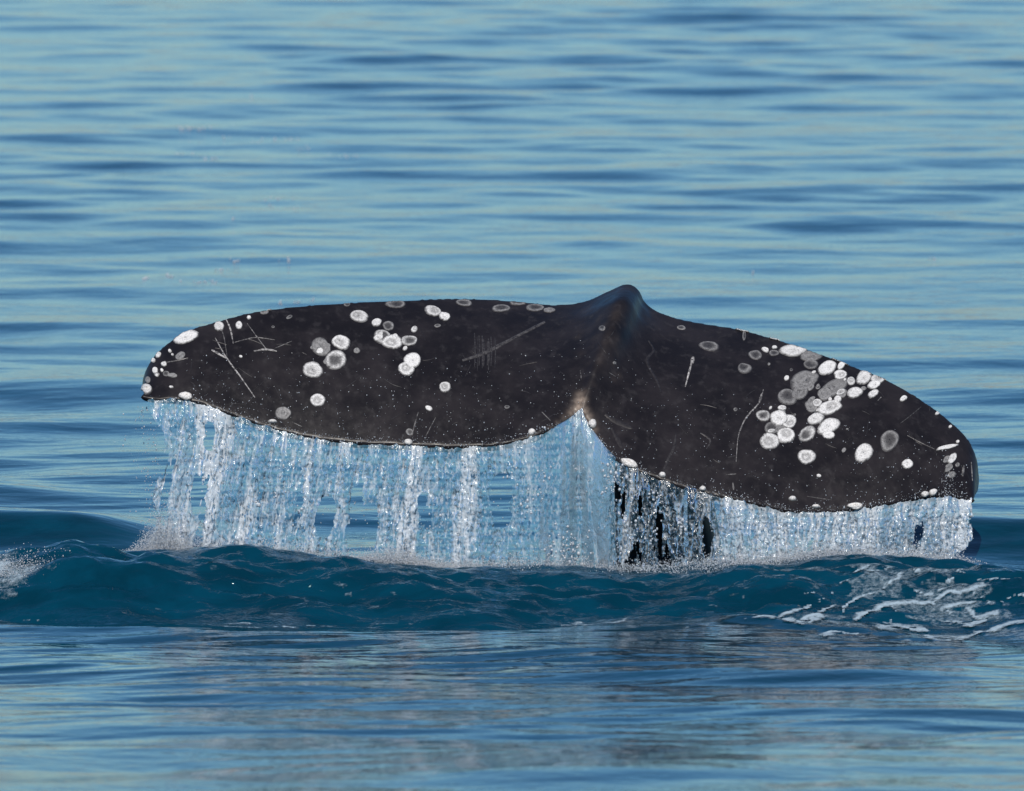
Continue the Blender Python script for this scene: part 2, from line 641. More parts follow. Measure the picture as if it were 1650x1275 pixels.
ev = bpy.data.meshes.new_from_object(tmpo.evaluated_get(dg))
nV = len(ev.vertices)
BV = np.empty(nV * 3)
ev.vertices.foreach_get('co', BV)
BV = BV.reshape(-1, 3)
polys = [tuple(p.vertices) for p in ev.polygons]
bpy.data.objects.remove(tmpo)
bvh = BVHTree.FromPolygons(BV.tolist(), polys)

whale = bpy.data.objects.new('whale', None)
COL.objects.link(whale)
whale.location = (0, 0, 0)
tag(whale, 'dark whale tail with spread flukes lifted out of the sea, dotted with white barnacle scars', 'whale')
ev.name = 'tail'
ev.polygons.foreach_set('use_smooth', np.ones(len(polys), bool))
tail = bpy.data.objects.new('tail', ev)
COL.objects.link(tail)
tail.parent = whale
ev.materials.clear()
ev.materials.append(M_SKIN)
# pale worn skin round the notch
CAM = Vector((0, CAM_Y, CAM_Z))


def hit(px, py):
    d = Vector((at(px, py, 0) - np.array(CAM)).tolist()).normalized()
    h = bvh.ray_cast(CAM, d)
    k = 0
    while h[0] is None and k < 14:          # past the silhouette: slide back over the edge
        k += 1
        d = Vector((at(px + (1.5 * k if px < 800 else -1.5 * k) * (0.8 if px < 300 or px > 1480 else 0), py + (k * 1.5 if py < 620 else -k * 1.5), 0) - np.array(CAM)).tolist()).normalized()
        h = bvh.ray_cast(CAM, d)
    if h[0] is None:
        h = bvh.find_nearest(Vector(at(px, py, -0.1).tolist()))
    return np.array(h[0]), np.array(h[1])


pale = np.zeros(nV)
rr0 = np.random.default_rng(12)
for a, b, wgt, rad_ in ((935, 646, 1.0, .020), (934, 655, 1.0, .020), (929, 662, .8, .020), (921, 668, .55, .018), (911, 676, .38, .017), (900, 684, .28, .015), (889, 691, .2, .014),
                        (941, 662, .8, .018), (946, 672, .6, .018), (951, 683, .45, .018), (957, 695, .3, .016), (965, 709, .2, .014), (936, 637, .5, .020)):
    q_, _n = hit(a, b)
    pale = np.maximum(pale, wgt * np.exp(-(np.linalg.norm(BV - q_, axis=1) / rad_) ** 2))
for k in range(46):
    q_, _n = hit(975 + rr0.normal(0, 20), 565 + rr0.normal(0, 34))
    pale = np.maximum(pale, (.015 + .04 * rr0.random()) * np.exp(-(np.linalg.norm(BV - q_, axis=1) / (.012 + .02 * rr0.random())) ** 2))
a_ = ev.attributes.new('pale', 'FLOAT', 'POINT')
a_.data.foreach_set('value', pale.astype(np.float32))
# type: w solid white, r ring with darker middle, d ring with dark middle, g grey, f faint ring, b raised barnacle
PATCH = [
    (579, 510, 16, 10, 10, 'r'), (517, 559, 17, 15, 20, 'g'), (550, 552, 16, 12, 15, 'r'), (541, 580, 19, 16, 0, 'd'), (504, 596, 17, 14, 0, 'r'),
    (512, 645, 13, 11, 0, 'r'), (456, 666, 13, 12, 0, 'g'), (575, 565, 6, 5, 0, 'g'), (300, 543, 21, 11, -20, 'w'), (353, 526, 9, 8, 30, 'w'),
    (385, 524, 6, 7, 0, 'w'), (401, 512, 4, 3, 0, 'w'), (426, 503, 8, 4, -5, 'g'), (434, 498, 4, 2.5, 0, 'w'), (255, 572, 6, 4, -40, 'w'),
    (247, 581, 4, 4, 0, 'w'), (264, 587, 5, 4, 0, 'w'), (250, 597, 5, 6, 0, 'w'), (274, 566, 3, 3, 0, 'w'), (278, 572, 2.5, 2, 0, 'w'),
    (261, 597, 3, 3, 0, 'w'), (253, 605, 3, 3, 0, 'w'), (237, 628, 9, 9, 0, 'b'), (299, 639, 13, 6, 5, 'b'), (238, 612, 5, 6, 0, 'g'),
    (276, 604, 8, 3, -10, 'g'), (466, 511, 6, 3, -20, 'f'), (559, 491, 6, 3, 0, 'f'), (388, 575, 3, 2, 20, 'w'), (276, 624, 4, 2, 0, 'w'),
    (439, 680, 8, 3, 5, 'b'), (637, 490, 17, 7, 0, 'f'), (697, 501, 14, 9, 10, 'r'), (716, 510, 10, 7, 15, 'w'), (748, 488, 13, 6, 5, 'f'),
    (807, 497, 17, 6, 0, 'f'), (835, 488, 15, 4.5, 0, 'f'), (862, 496, 16, 6, 0, 'f'), (885, 500, 11, 4, 0, 'g'), (616, 543, 15, 12, 0, 'd'),
    (632, 551, 18, 12, 10, 'r'), (659, 549, 14, 9, 0, 'd'), (626, 525, 10, 8, 0, 'f'), (664, 581, 15, 13, 0, 'w'), (655, 594, 14, 12, 0, 'r'),
    (717, 624, 10, 9, 0, 'r'), (691, 658, 7, 4, 25, 'w'), (658, 713, 8, 5, 0, 'b'), (857, 697, 7, 5, -15, 'b'), (955, 683, 7, 8, 0, 'b'),
    (817, 656, 5, 3, 0, 'f'), (660, 696, 7, 6, 0, 'f'), (705, 525, 6, 3, -10, 'f'), (1014, 747, 16, 6, 18, 'b'), (1143, 558, 18, 8, 5, 'f'),
    (1098, 528, 8, 4, 10, 'f'), (1196, 531, 12, 3, 12, 'w'), (1199, 541, 3, 9, 0, 'f'), (1248, 545, 10, 3, 12, 'w'), (1217, 572, 12, 8, 0, 'f'),
    (1200, 594, 12, 9, 0, 'f'), (1233, 564, 7, 4, 20, 'w'), (1248, 560, 5, 2.5, 0, 'w'), (1247, 569, 9, 5, 0, 'f'), (1278, 565, 24, 10, 0, 'w'),
    (1306, 574, 19, 9, 0, 'g'), (1353, 577, 15, 5, 10, 'w'), (1307, 587, 13, 8, 0, 'f'), (1333, 593, 17, 11, -25, 'w'), (1295, 614, 26, 16, -30, 'g'),
    (1269, 640, 17, 14, 0, 'f'), (1289, 632, 16, 12, -20, 'g'), (1354, 604, 12, 8, 0, 'r'), (1345, 624, 28, 13, -30, 'g'), (1330, 635, 14, 11, 0, 'g'),
    (1371, 614, 8, 7, 0, 'r'), (1392, 608, 15, 11, -30, 'w'), (1415, 610, 14, 9, -20, 'r'), (1408, 620, 12, 7, -15, 'w'), (1377, 633, 14, 9, -15, 'w'),
    (1407, 635, 10, 6, -25, 'w'), (1456, 642, 7, 4.5, -30, 'w'), (1350, 643, 7, 6, 0, 'w'), (1336, 657, 23, 11, -15, 'r'), (1307, 655, 12, 9, 30, 'g'),
    (1315, 675, 14, 10, -20, 'w'), (1335, 687, 21, 12, -25, 'w'), (1335, 701, 11, 7, 0, 'w'), (1230, 670, 12, 10, 0, 'd'), (1255, 674, 16, 13, 0, 'w'),
    (1270, 679, 14, 12, 0, 'r'), (1244, 690, 13, 10, 0, 'f'), (1266, 702, 15, 14, 0, 'r'), (1240, 711, 17, 14, 0, 'r'), (1301, 699, 16, 12, -30, 'd'),
    (1300, 736, 15, 13, 0, 'r'), (1392, 730, 19, 13, -42, 'w'), (1433, 710, 19, 15, -45, 'f'), (1462, 748, 10, 8, -20, 'w'), (1511, 666, 5, 3, -20, 'w'),
    (1539, 678, 4, 2.5, 20, 'w'), (1531, 688, 3, 2.5, 0, 'w'), (1543, 712, 3, 3, 0, 'w'), (1526, 721, 20, 3.5, -12, 'w'), (1534, 739, 11, 6, -55, 'w'),
    (1277, 804, 7, 4, 0, 'b'), (1490, 797, 7, 5, 0, 'b'), (1503, 794, 7, 6, 0, 'b'), (1378, 816, 14, 5, 0, 'b'), (1315, 817, 8, 3, 0, 'b'),
    (1275, 596, 3, 2.5, 0, 'f'), (1239, 587, 2.5, 2.5, 0, 'g'), (1067, 766, 6, 4, 15, 'b'), (1132, 788, 6, 4, 10, 'b'), (990, 585, 3, 3, 0, 'g'),
    (970, 529, 6, 5, 0, 'f'), (1555, 700, 4, 2, 50, 'w'), (440, 527, 3, 2, 0, 'f'), (1185, 660, 4, 3, 0, 'f')]
_pr = np.random.default_rng(77)
for cx_, cy_, sx_, sy_, cn in ((1320, 635, 34, 36, 20), (1255, 690, 20, 20, 8), (640, 548, 22, 12, 6), (530, 566, 22, 18, 6), (1400, 618, 22, 12, 6), (1530, 735, 10, 14, 7), (262, 590, 12, 14, 5)):
    for k in range(cn):
        r_ = _pr.uniform(2.5, 9)
        PATCH.append((cx_ + _pr.normal(0, sx_), cy_ + _pr.normal(0, sy_), r_, r_ * _pr.uniform(.5, .9), _pr.uniform(-50, 10), 'ggfrw'[_pr.integers(5)]))
PROF = {  # whiteness against radius 0, .2, .4, .6, .8, .92, 1
    'w': (.88, .80, .95, 1.0, .86, 1.0, .9), 'r': (.90, .62, .45, .80, 1.0, .80, .4), 'd': (.10, .06, .10, .35, .80, .5, .05),
    'g': (.26, .20, .30, .22, .34, .22, .05), 'f': (.05, .03, .04, .14, .34, .20, .03), 'b': (1, 1, 1, .95, .85, .6, .3)}
HGT = {'w': .0035, 'r': .0028, 'd': .002, 'g': .0018, 'f': .0014, 'b': .012}
rr = np.random.default_rng(5)
for (px, py, a, b, ro, ty) in PATCH:
    na = 34 if max(a, b) > 8 else 14
    nrad = 11 if max(a, b) > 8 else 4
    ph = rr.random(4) * 6.28
    amp = rr.random(4) * np.array([.08, .055, .03, .025])
    tone = rr.uniform(.88, 1.12)
    ex, ey = rr.normal(0, .16, 2)
    V_ = []
    W_ = []
    ca, sa = math.cos(R(ro)), math.sin(R(ro))
    tx = rr.normal(0, 0.14)
    ty_ = rr.normal(0, 0.14)
    for i in range(nrad + 1):
        f = i / nrad
        for k in range(na if i else 1):
            t = k / na * 2 * math.pi
            rad = f * (1 + sum(amp[q] * math.sin((q + 2) * t + ph[q]) for q in range(4)))
            X = a * rad * math.cos(t) + a * tx * (1 - f) * (f > 0)
            Y = b * rad * math.sin(t) + b * ty_ * (1 - f) * (f > 0)
            p, n = hit(px + X * ca - Y * sa, py + X * sa + Y * ca)
            wq = fbm(np.float64((px + X) * .16), np.float64((py + Y) * .16), 2, 3)
            wf_ = fbm(np.float64((px + X) * .45), np.float64((py + Y) * .45), 5, 2)
            fr_ = math.hypot(f * math.cos(t) + ex * (1 - f), f * math.sin(t) + ey * (1 - f))
            fw = fr_ + (wq - .5) * .30 * (1 if ty not in 'wb' else .4)
            val = np.interp(fw, [0, .2, .4, .6, .8, .92, 1.0], PROF[ty]) * tone
            lim = 1.03 - .10 * (wf_ > .5) * (wf_ - .5) * 4
            val *= 1 - float(sstep(lim - .28, lim, f))
            val *= .45 + 1.1 * wf_ if ty in 'gfd' else .85 + .3 * wf_
            hg = HGT[ty]
            if ty == 'b':
                z = hg * math.sqrt(max(0, 1 - f * f)) * (0.85 + .3 * rr.random())
            else:
                z = hg * np.interp(f, [0, .3, .5, .72, .9, 1], [.55, .6, .9, 1.0, .7, 0.0]) * (0.9 + .2 * rr.random())
            V_.append(p + n * (z + 0.0008 if f < 1 else -0.001))
            W_.append(val)
    F_ = []
    for k in range(na):
        F_.append((0, 1 + k, 1 + (k + 1) % na))
    for i in range(nrad - 1):
        for k in range(na):
            k2 = (k + 1) % na
            q0, q1, q2, q3 = 1 + i * na + k, 1 + (i + 1) * na + k, 1 + (i + 1) * na + k2, 1 + i * na + k2
            F_ += [(q0, q1, q2), (q0, q2, q3)]
    mesh_obj('barnacle' if ty == 'b' else 'barnacle_scar', V_, F_, M_BARN, whale, attrs={'white': W_})

SCR = [  # polyline, width px, strength
    ([(347, 545), (364, 575), (388, 608), (411, 641)], 3, .45), ([(341, 564), (352, 570), (364, 577)], 4.5, .5), ([(364, 514), (371, 530), (376, 554)], 3.4, .4),
    ([(378, 552), (396, 547), (414, 544), (443, 548)], 1.8, .25), ([(398, 521), (414, 543), (430, 564)], 2, .25), ([(409, 566), (429, 563), (446, 566)], 4, .4),
    ([(442, 562), (470, 550)], 1.6, .2), ([(269, 584), (285, 581), (303, 577)], 2.2, .25), ([(350, 520), (360, 540), (366, 575)], 1.8, .2),
    ([(745, 581), (770, 573), (789, 565), (835, 541), (878, 519)], 8, .07), ([(674, 664), (668, 685), (664, 702)], 2.4, .2),
    ([(702, 673), (693, 690), (686, 703)], 2.2, .2), ([(873, 664), (880, 671), (887, 678)], 2, .22), ([(1116, 577), (1113, 590), (1109, 605), (1104, 624)], 4, .5),
    ([(1117, 575), (1115, 586)], 8, .42), ([(1230, 628), (1227, 640), (1222, 651), (1203, 672), (1194, 690), (1189, 707), (1186, 745)], 2.6, .34),
    ([(1228, 634), (1223, 650)], 5, .38), ([(1045, 549), (1053, 565), (1042, 582), (1058, 613), (1065, 633)], 5, .02), ([(1462, 702), (1485, 714), (1506, 724)], 2, .15),
    ([(1484, 656), (1466, 671), (1450, 683)], 1.8, .1), ([(1089, 699), (1086, 720), (1076, 742), (1068, 760)], 6, .03), ([(1129, 698), (1142, 706), (1144, 714), (1138, 724)], 4, .05),
    ([(975, 668), (995, 680), (1018, 690)], 9, .015), ([(985, 690), (996, 710), (1002, 722)], 8, .02), ([(1420, 640), (1414, 646)], 2.2, .3), ([(470, 680), (487, 688)], 1.8, .2),
    ([(640, 560), (662, 548)], 1.6, .12), ([(1300, 800), (1340, 806)], 2, .12), ([(1170, 765), (1186, 764)], 2.2, .2), ([(1181, 778), (1182, 790)], 4, .16),
    ([(1553, 750), (1551, 768)], 5, .2), ([(1565, 745), (1567, 775)], 2.4, .3), ([(980, 600), (992, 607)], 2, .12), ([(935, 597), (937, 612)], 3, .1)]
for k in range(9):
    q = 763 + k * 4 + rr.random() * 3
    SCR.append(([(q, 537 + rr.random() * 14), (q + 1, 566), (q, 588 + rr.random() * 14)], 2.2 + 2 * rr.random(), 0.02 + .03 * rr.random()))
for k in range(60):
    q = rr.random()
    a = 300 + 1200 * q
    b = 540 + rr.random() * 150 + (60 if a > 1000 else 0)
    L = 8 + 28 * rr.random()
    th_ = rr.normal(0.2, 0.9)
    SCR.append(([(a, b), (a + L * math.cos(th_) * .5, b + L * math.sin(th_) * .5 + rr.normal(0, 1)), (a + L * math.cos(th_), b + L * math.sin(th_))], 1.2 + rr.random(), .008 + .03 * rr.random() ** 2))
for pts, wd, stg in SCR:
    P = crom(np.array(pts, float), max(3, int(24 / len(pts))))
    n_ = len(P)
    tg = np.gradient(P, axis=0)
    tg /= np.linalg.norm(tg, axis=1, keepdims=True) + 1e-9
    nm = np.stack([-tg[:, 1], tg[:, 0]], -1)
    V_, W_ = [], []
    for i in range(n_):
        f = i / (n_ - 1)
        hw = wd / 2 * (0.25 + 0.75 * math.sin(math.pi * (0.12 + 0.76 * f))) * (0.8 + .4 * rr.random())
        for s_, vv in ((-1, .0), (-.45, 1), (.45, 1), (1, .0)):
            p, n = hit(*(P[i] + nm[i] * hw * s_))
            V_.append(p + n * (0.0012 if abs(s_) < 1 else -0.0004))
            W_.append(vv * stg * (0.75 + .5 * rr.random()))
    mesh_obj('scratch', V_, grid_faces(n_, 4), M_SCR, whale, attrs={'white': W_})

# ------------------------------------------------------------------ falling water
_te = S[np.argsort(S[:, 2])]
TEx, TEy, TEd = _te[:, 2], _te[:, 3], y_te[np.argsort(S[:, 2])]


def icos():
    t = (1 + 5 ** .5) / 2
    V0 = np.array([(-1, t, 0), (1, t, 0), (-1, -t, 0), (1, -t, 0), (0, -1, t), (0, 1, t), (0, -1, -t), (0, 1, -t), (t, 0, -1), (t, 0, 1), (-t, 0, -1), (-t, 0, 1)], float)
    V0 /= np.linalg.norm(V0[0])
    F0 = np.array([(0, 11, 5), (0, 5, 1), (0, 1, 7), (0, 7, 10), (0, 10, 11), (1, 5, 9), (5, 11, 4), (11, 10, 2), (10, 7, 6), (7, 1, 8), (3, 9, 4), (3, 4, 2), (3, 2, 6), (3, 6, 8), (3, 8, 9), (4, 9, 5), (2, 4, 11), (6, 2, 10), (8, 6, 7), (9, 8, 1)])
    return V0, F0


ICV, ICF = icos()


def drops(name, C, rad, air, stretch=1.3, seed=0):
    """one mesh of small lumpy drops"""
    q = np.random.default_rng(seed)
    C = np.asarray(C)
    rad = np.asarray(rad)
    n = len(C)
    sc = np.stack([q.uniform(.75, 1.2, n), q.uniform(.75, 1.2, n), q.uniform(.8, 1.2, n) * q.uniform(1, stretch, n)], -1)
    V = ICV[None] * (1 + q.normal(0, .12, (n, 12, 1)))
    ang = q.random(n) * 6.28
    c, s = np.cos(ang)[:, None], np.sin(ang)[:, None]
    V = np.stack([V[..., 0] * c - V[..., 1] * s, V[..., 0] * s + V[..., 1] * c, V[..., 2]], -1)
    V = V * sc[:, None] * rad[:, None, None] + C[:, None]
    F = ICF[None] + (np.arange(n) * 12)[:, None, None]
    return mesh_obj(name, V.reshape(-1, 3), F.reshape(-1, 3), M_DROP, attrs={'air': np.repeat(air, 12)})


def curtain(name, pa, pb, sd, label, clear_fn, hole_fn, air_fn, drift_fn, body_fn, amp=0.008, dy=0.0):
    s0 = 0.0034
    x0 = np.interp(pa, [0, 1650], [-1.8335, 1.8335])
    x1 = np.interp(pb, [0, 1650], [-1.8335, 1.8335])
    nc = int((x1 - x0) / s0)
    nrw = 175
    px = np.linspace(pa, pb, nc)
    top = atv(px, np.interp(px, TEx, TEy) - 4, np.interp(px, TEx, TEd) + 0.012 + dy)
    t = np.linspace(0, 1, nrw)[:, None]
    zb = -0.06
    z = top[None, :, 2] * (1 - t) + zb * t
    fall = top[None, :, 2] - z
    wx = top[None, :, 0] + 0 * t
    x = wx + drift_fn(px)[None, :] * fall ** 1.3
    y = top[None, :, 1] - 0.06 * np.sqrt(fall + 1e-4) + 0 * x
    # streams: vertical ropes that wander a little
    wob = (fbm(wx * 9, fall * 3, sd, 2) - .5) * 0.05 * np.minimum(1, fall * 6)
    x = x + wob * 0.5
    rope = fbm(wx * 26, fall * 1.6 + 5, sd + 1, 3)
    fine = fbm(wx * 85, z * 14, sd + 2, 3, .6)
    micro = fbm(wx * 210, z * 90, sd + 3, 2, .6)
    am = clear_fn(px)[None, :]
    y = y + ((rope - .5) * 0.05 + ((fine - .5) * amp * 3.2 + (micro - .5) * amp * 1.1) * am) * np.minimum(1, fall * 14 + .15)
    x = x + (fbm(wx * 80 + 9, z * 55, sd + 4, 2) - .5) * 0.008 * am
    air = np.clip(air_fn(px, fall, wx, z, rope, fine) + .5 * sstep(.52, .75, micro) - .06, 0, 1)
    body = body_fn(px)[None, :] + 0 * air
    keep = hole_fn(px, fall, wx, z, rope, fine)
    V = np.stack([x, y, z], -1).reshape(-1, 3)
    F = grid_faces(nrw, nc, keep)
    V, F, A = compact(V, F, {'air': air, 'body': body})
    o = mesh_obj(name, V, F, M_SHEET, attrs=A)
    tag(o, label, 'falling water', kind='stuff')
    return V, A['air']


# left lobe
def hl(px, fall, wx, z, rope, fine):
    P = px[None, :] + 0 * fall
    k = fbm(wx * 16 + 3, fall * 2.6, 5, 3) + 0.25 * (fine - .5)
    thr = 0.235 + 0.02 * sstep(480, 620, P) + 0.065 * sstep(.1, .4, fall)
    keep = k > thr * sstep(0.05, .22, fall)
    for cx_, c0, c1, wx_ in ((806, .13, .29, .034), (606, .24, .42, .036), (545, .22, .33, .028), (345, .07, .15, .016)):
        xx = np.interp(cx_, [0, 1650], [-1.8335, 1.8335])
        keep &= ((wx - xx) / wx_) ** 2 + ((fall - (c0 + c1) / 2) / ((c1 - c0) * .62)) ** 4 > .45 + 1.3 * fbm(wx * 30, z * 22, 6, 3)
    le = -1.305 + 0.09 * sstep(0, .15, fall) + 0.05 * (fbm(z * 14, wx * 3, 2, 3) - .5)
    keep &= wx > le
    return keep


def al(px, fall, wx, z, rope, fine):
    P = px[None, :]
    str_ = fbm(wx * 22, fall * 1.3 + 2, 6, 3)
    a = sstep(.52, .66, str_) * .85 + sstep(.50, .75, fine) * .55
    left = 1 - sstep(700, 860, P)
    a = a * (0.30 + .70 * left)
    a += .35 * np.exp(-((P - 290) / 70) ** 2) * sstep(.05, .3, fall)
    a += .5 * sstep(.36, .52, fall) * sstep(.35, .6, fine) * left
    return a + .03


VL, AL = curtain('falling_water', 240, 992, 0, 'clear blue sheet of water with white streaks pouring off the fluke with the scratched pointed tip',
                 lambda p: 0.35 + .65 * (1 - sstep(800, 880, p)) , hl, al, lambda p: -0.16 * (1 - sstep(560, 800, p)),
                 lambda p: .42 + .10 * sstep(820, 900, p) - .25 * sstep(965, 985, p))


def hr(px, fall, wx, z, rope, fine):
    P = px[None, :] + 0 * fall
    k = fbm(wx * 18 + 7, fall * 3.0, 3, 3) + .25 * (fine - .5)
    mid = (1 - sstep(1130, 1190, P)) * sstep(975, 1005, P)
    keep = k > (0.19 + .22 * mid) * sstep(.02, .12, fall)
    xx = np.interp(1135, [0, 1650], [-1.8335, 1.8335])
    keep &= ((wx - xx) / .019) ** 2 + ((fall - .15) / .07) ** 2 > 2.6 * fbm(wx * 55, z * 30, 6, 4, .65) - .5
    re = 1.645 - .06 * fall - .12 * sstep(.12, .3, fall) + .05 * (fbm(z * 16, wx * 3, 4, 3) - .5)
    keep &= wx < re
    return keep


def ar(px, fall, wx, z, rope, fine):
    P = px[None, :]
    str_ = fbm(wx * 24, fall * 1.1 + 4, 1, 3)
    right = sstep(1080, 1260, P)
    a = sstep(.46, .70, str_) * .45 + sstep(.42, .70, fine) * .65
    a = a * (.35 + .65 * right) + .22 * right + .25 * sstep(1480, 1560, P)
    a = a - .12 * (1 - right) + .5 * (1 - right) * sstep(.60, .72, str_)
    return a


VR, AR = curtain('falling_water', 965, 1566, 3, 'dense glittering white sheet of water pouring off the fluke with the blunt tip',
                 lambda p: 0.5 + .5 * sstep(960, 1010, p), hr, ar, lambda p: -0.02 + 0 * p, lambda p: .06 + .30 * sstep(1130, 1220, p) + .1 * sstep(1250, 1350, p), amp=0.0095)

# drops torn from the sheets
q = np.random.default_rng(31)
C, Rd, Ar = [], [], []


def from_sheet(V, A, n, r0, r1, pw=1.5):
    wgt = (A + .08) ** pw
    idx = q.choice(len(V), n, p=wgt / wgt.sum())
    C.append(V[idx] + q.normal(0, 1, (n, 3)) * np.array([.006, .02, .006]) - np.array([0, .012, 0]))
    Rd.append(r0 * (r1 / r0) ** (q.random(n) ** 2))
    Ar.append(.35 + .65 * q.random(n))


from_sheet(VL, AL, 4200, .0006, .0040)
from_sheet(VR, AR, 4500, .0006, .0034)
for gx_, gy_, gn, gs in ((880, 765, 12, 7), (878, 690, 4, 4), (868, 795, 6, 5), (850, 815, 8, 7), (930, 755, 3, 2), (905, 880, 26, 12), (930, 890, 26, 12), (920, 870, 14, 10), (882, 890, 14, 8),  # clusters of plain white drops in place of sun glints
                         (990, 770, 18, 10), (985, 790, 16, 8), (1000, 755, 10, 8), (1010, 830, 10, 8), (1030, 835, 10, 7), (1055, 820, 16, 9), (1060, 800, 14, 8), (1050, 860, 12, 8), (1020, 870, 12, 10),
                         (1100, 845, 10, 7), (1000, 885, 10, 7), (820, 760, 8, 10), (700, 850, 10, 12), (415, 690, 10, 9), (480, 820, 6, 4), (415, 810, 7, 4), (445, 800, 5, 5), (300, 700, 8, 8)):
    C.append(atv(gx_ + q.normal(0, gs, gn), gy_ + q.normal(0, gs, gn), np.interp(gx_, TEx, TEd) - .10 + q.normal(0, .01, gn)))
    Rd.append(.0016 + .0042 * q.random(gn) ** 1.5)
    Ar.append(np.ones(gn))
n = 420                                   # loose drops off the pointed tip
tz = q.random(n)
px_ = 236 + q.normal(0, 13, n) + 20 * tz + (q.random(n) < .25) * q.normal(0, 18, n)
C.append(atv(px_, 655 + 225 * tz, -0.38 + q.normal(0, .03, n)))
Rd.append(.0007 + .0028 * q.random(n) ** 3)
Ar.append(.3 + .7 * q.random(n))
n = 260
C.append(atv(260 + 640 * q.random(n), 790 + 110 * q.random(n), -0.45 + q.normal(0, .08, n)))
Rd.append(.001 + .002 * q.random(n))
Ar.append(.4 + .6 * q.random(n))
dro = drops('water_drops', np.concatenate(C), np.concatenate(Rd), np.concatenate(Ar), 1.7, 3)
tag(dro, 'spray of round drops, some white ones standing in for sun glints, among the water falling from the flukes', 'water drops', kind='stuff')

# splash where the sheets strike the sea
C, Rd, Ar = [], [], []


def splash(px, py, sx, sz, n, r0, r1, Y=-0.52, up=1.0):
    Y = float(np.interp(px, TEx, TEd)) - .06
    a = q.normal(0, 1, n) * sx
    hgt = np.abs(q.normal(0, 1, n)) * sz * np.exp(-(a / sx) ** 2 * .5) * up
    c = atv(px + a, py, Y + q.normal(0, .05, n))
    c[:, 2] = H(c[:, 0], c[:, 1]) + hgt - .005
    C.append(c)
    Rd.append(r0 * (r1 / r0) ** (q.random(n) ** 1.5))
    Ar.append(.75 + .25 * q.random(n))


splash(258, 890, 26, .065, 9000, .0005, .0020)
splash(285, 890, 30, .09, 3000, .0005, .0022)
splash(330, 890, 60, .035, 3500, .0005, .0020)
splash(640, 903, 45, .030, 9000, .0005, .0020)
splash(720, 908, 55, .018, 3000, .0005, .0020)
for k in range(26):
    splash(430 + k * 44, 910, 30, .022, 900, .0005, .0026)
for k in range(8):
    splash(1180 + k * 48, 905, 34, .022, 1000, .0005, .0024)
spl = drops('splash', np.concatenate(C), np.concatenate(Rd), np.concatenate(Ar), 1.4, 4)
tag(spl, 'frothy white splash along the foot of the falling water', 'splash', kind='stuff')

# white water at the left end of the swell
C, Rd, Ar = [], [], []
n = 2200
c = atv(10 + q.normal(0, 34, n), 945 + q.normal(0, 1, n) * 12, -0.98 + q.normal(0, .06, n))
c[:, 2] = H(c[:, 0], c[:, 1]) + np.abs(q.normal(0, .012, n))
C.append(c)
Rd.append(.0005 + .0022 * q.random(n) ** 3)
Ar.append(.55 + .45 * q.random(n))
brk = drops('breaking_crest', np.concatenate(C), np.concatenate(Rd), np.concatenate(Ar), 1.2, 5)
tag(brk, 'small patch of tumbling white water on the end of the dark swell', 'white water', kind='stuff')

# water beads on the wet skin, coloured white to imitate sun sparkle
BP = []
for k in range(1500):
    a = 300 + 1260 * q.random()
    le = np.interp(a, S[:, 0], S[:, 1])
    te = np.interp(a, TEx, TEy)
    f = 1 - q.random() ** 1.7 * .62
    BP.append((a, le + (te - le) * f - 3, .0006 + .0017 * q.random() ** 2.5))
for k in range(900):
    a = 330 + 1230 * q.random()
    if 905 < a < 965:
        continue
    BP.append((a, np.interp(a, TEx, TEy) - 6 + q.normal(0, 3.0), .0005 + .0016 * q.random() ** 2.5))
for k in range(130):
    BP.append((1528 + q.normal(0, 7), 760 + 42 * q.random(), .0006 + .0016 * q.random() ** 2))
C = []
for a, b, r_ in BP:
    p, n_ = hit(a, b)
    C.append(p + n_ * r_ * .4)
bead = drops('water_beads', np.array(C), np.array([b[2] for b in BP]), .75 + .25 * q.random(len(BP)), 1.3, 6)
tag(bead, 'tiny water beads, coloured white for their sun sparkle, scattered over the wet dark skin of the flukes', 'water beads', kind='stuff')

# white beads on the water behind, standing in for glints of light
C, Rd = [], []
for bx_, by_, bn, bw in ((312, 212, 16, 16), (300, 249, 6, 9), (335, 256, 9, 14), (455, 223, 10, 16), (412, 229, 4, 6), (362, 221, 3, 4), (490, 240, 6, 8), (567, 255, 7, 9), (530, 249, 2, 3),
                         (407, 155, 2, 2), (378, 200, 2, 3), (452, 321, 7, 9), (470, 336, 5, 5), (438, 333, 3, 4), (375, 356, 2, 3), (380, 422, 4, 5), (362, 432, 6, 7), (463, 421, 4, 5), (240, 449, 4, 5),
                         (268, 446, 5, 7), (322, 456, 12, 18), (470, 487, 8, 12), (505, 485, 3, 4), (1505, 414, 3, 4), (1215, 437, 2, 3)):
    for k in range(bn):
        d = at(bx_ + q.normal(0, bw), by_ + q.normal(0, 1.6), 0) - np.array(CAM)
        p = np.array(CAM) + d * (CAM_Z / -d[2])
        p[2] = H(p[0], p[1]) + .002
        C.append(p)
        Rd.append(.003 + .005 * q.random() ** 2)
glints = drops('glint_beads', np.array(C), np.array(Rd), np.ones(len(C)), 1.0, 8)
tag(glints, 'white beads imitating glints of light on the calm water behind the pointed fluke', 'bubbles', kind='stuff')

# ------------------------------------------------------------------ foam on the water
def foam(name, xa, xb, ya, yb, fn, label, step=.008, lift=.004):
    fx = np.arange(xa, xb, step)
    fy = np.arange(ya, yb, step)
    X, Y = np.meshgrid(fx, fy)
    f = fn(X, Y)
    Z = Hm(X, Y) + lift + .004 * np.clip(f, 0, 1) * vn(X * 60, Y * 60, 2)
    V, F, A = compact(np.stack([X, Y, Z], -1).reshape(-1, 3), grid_faces(len(fy), len(fx), f > .12), {'foam': f})
    o = mesh_obj(name, V, F, M_FOAM, attrs=A)
    return tag(o, label, 'foam', kind='stuff')


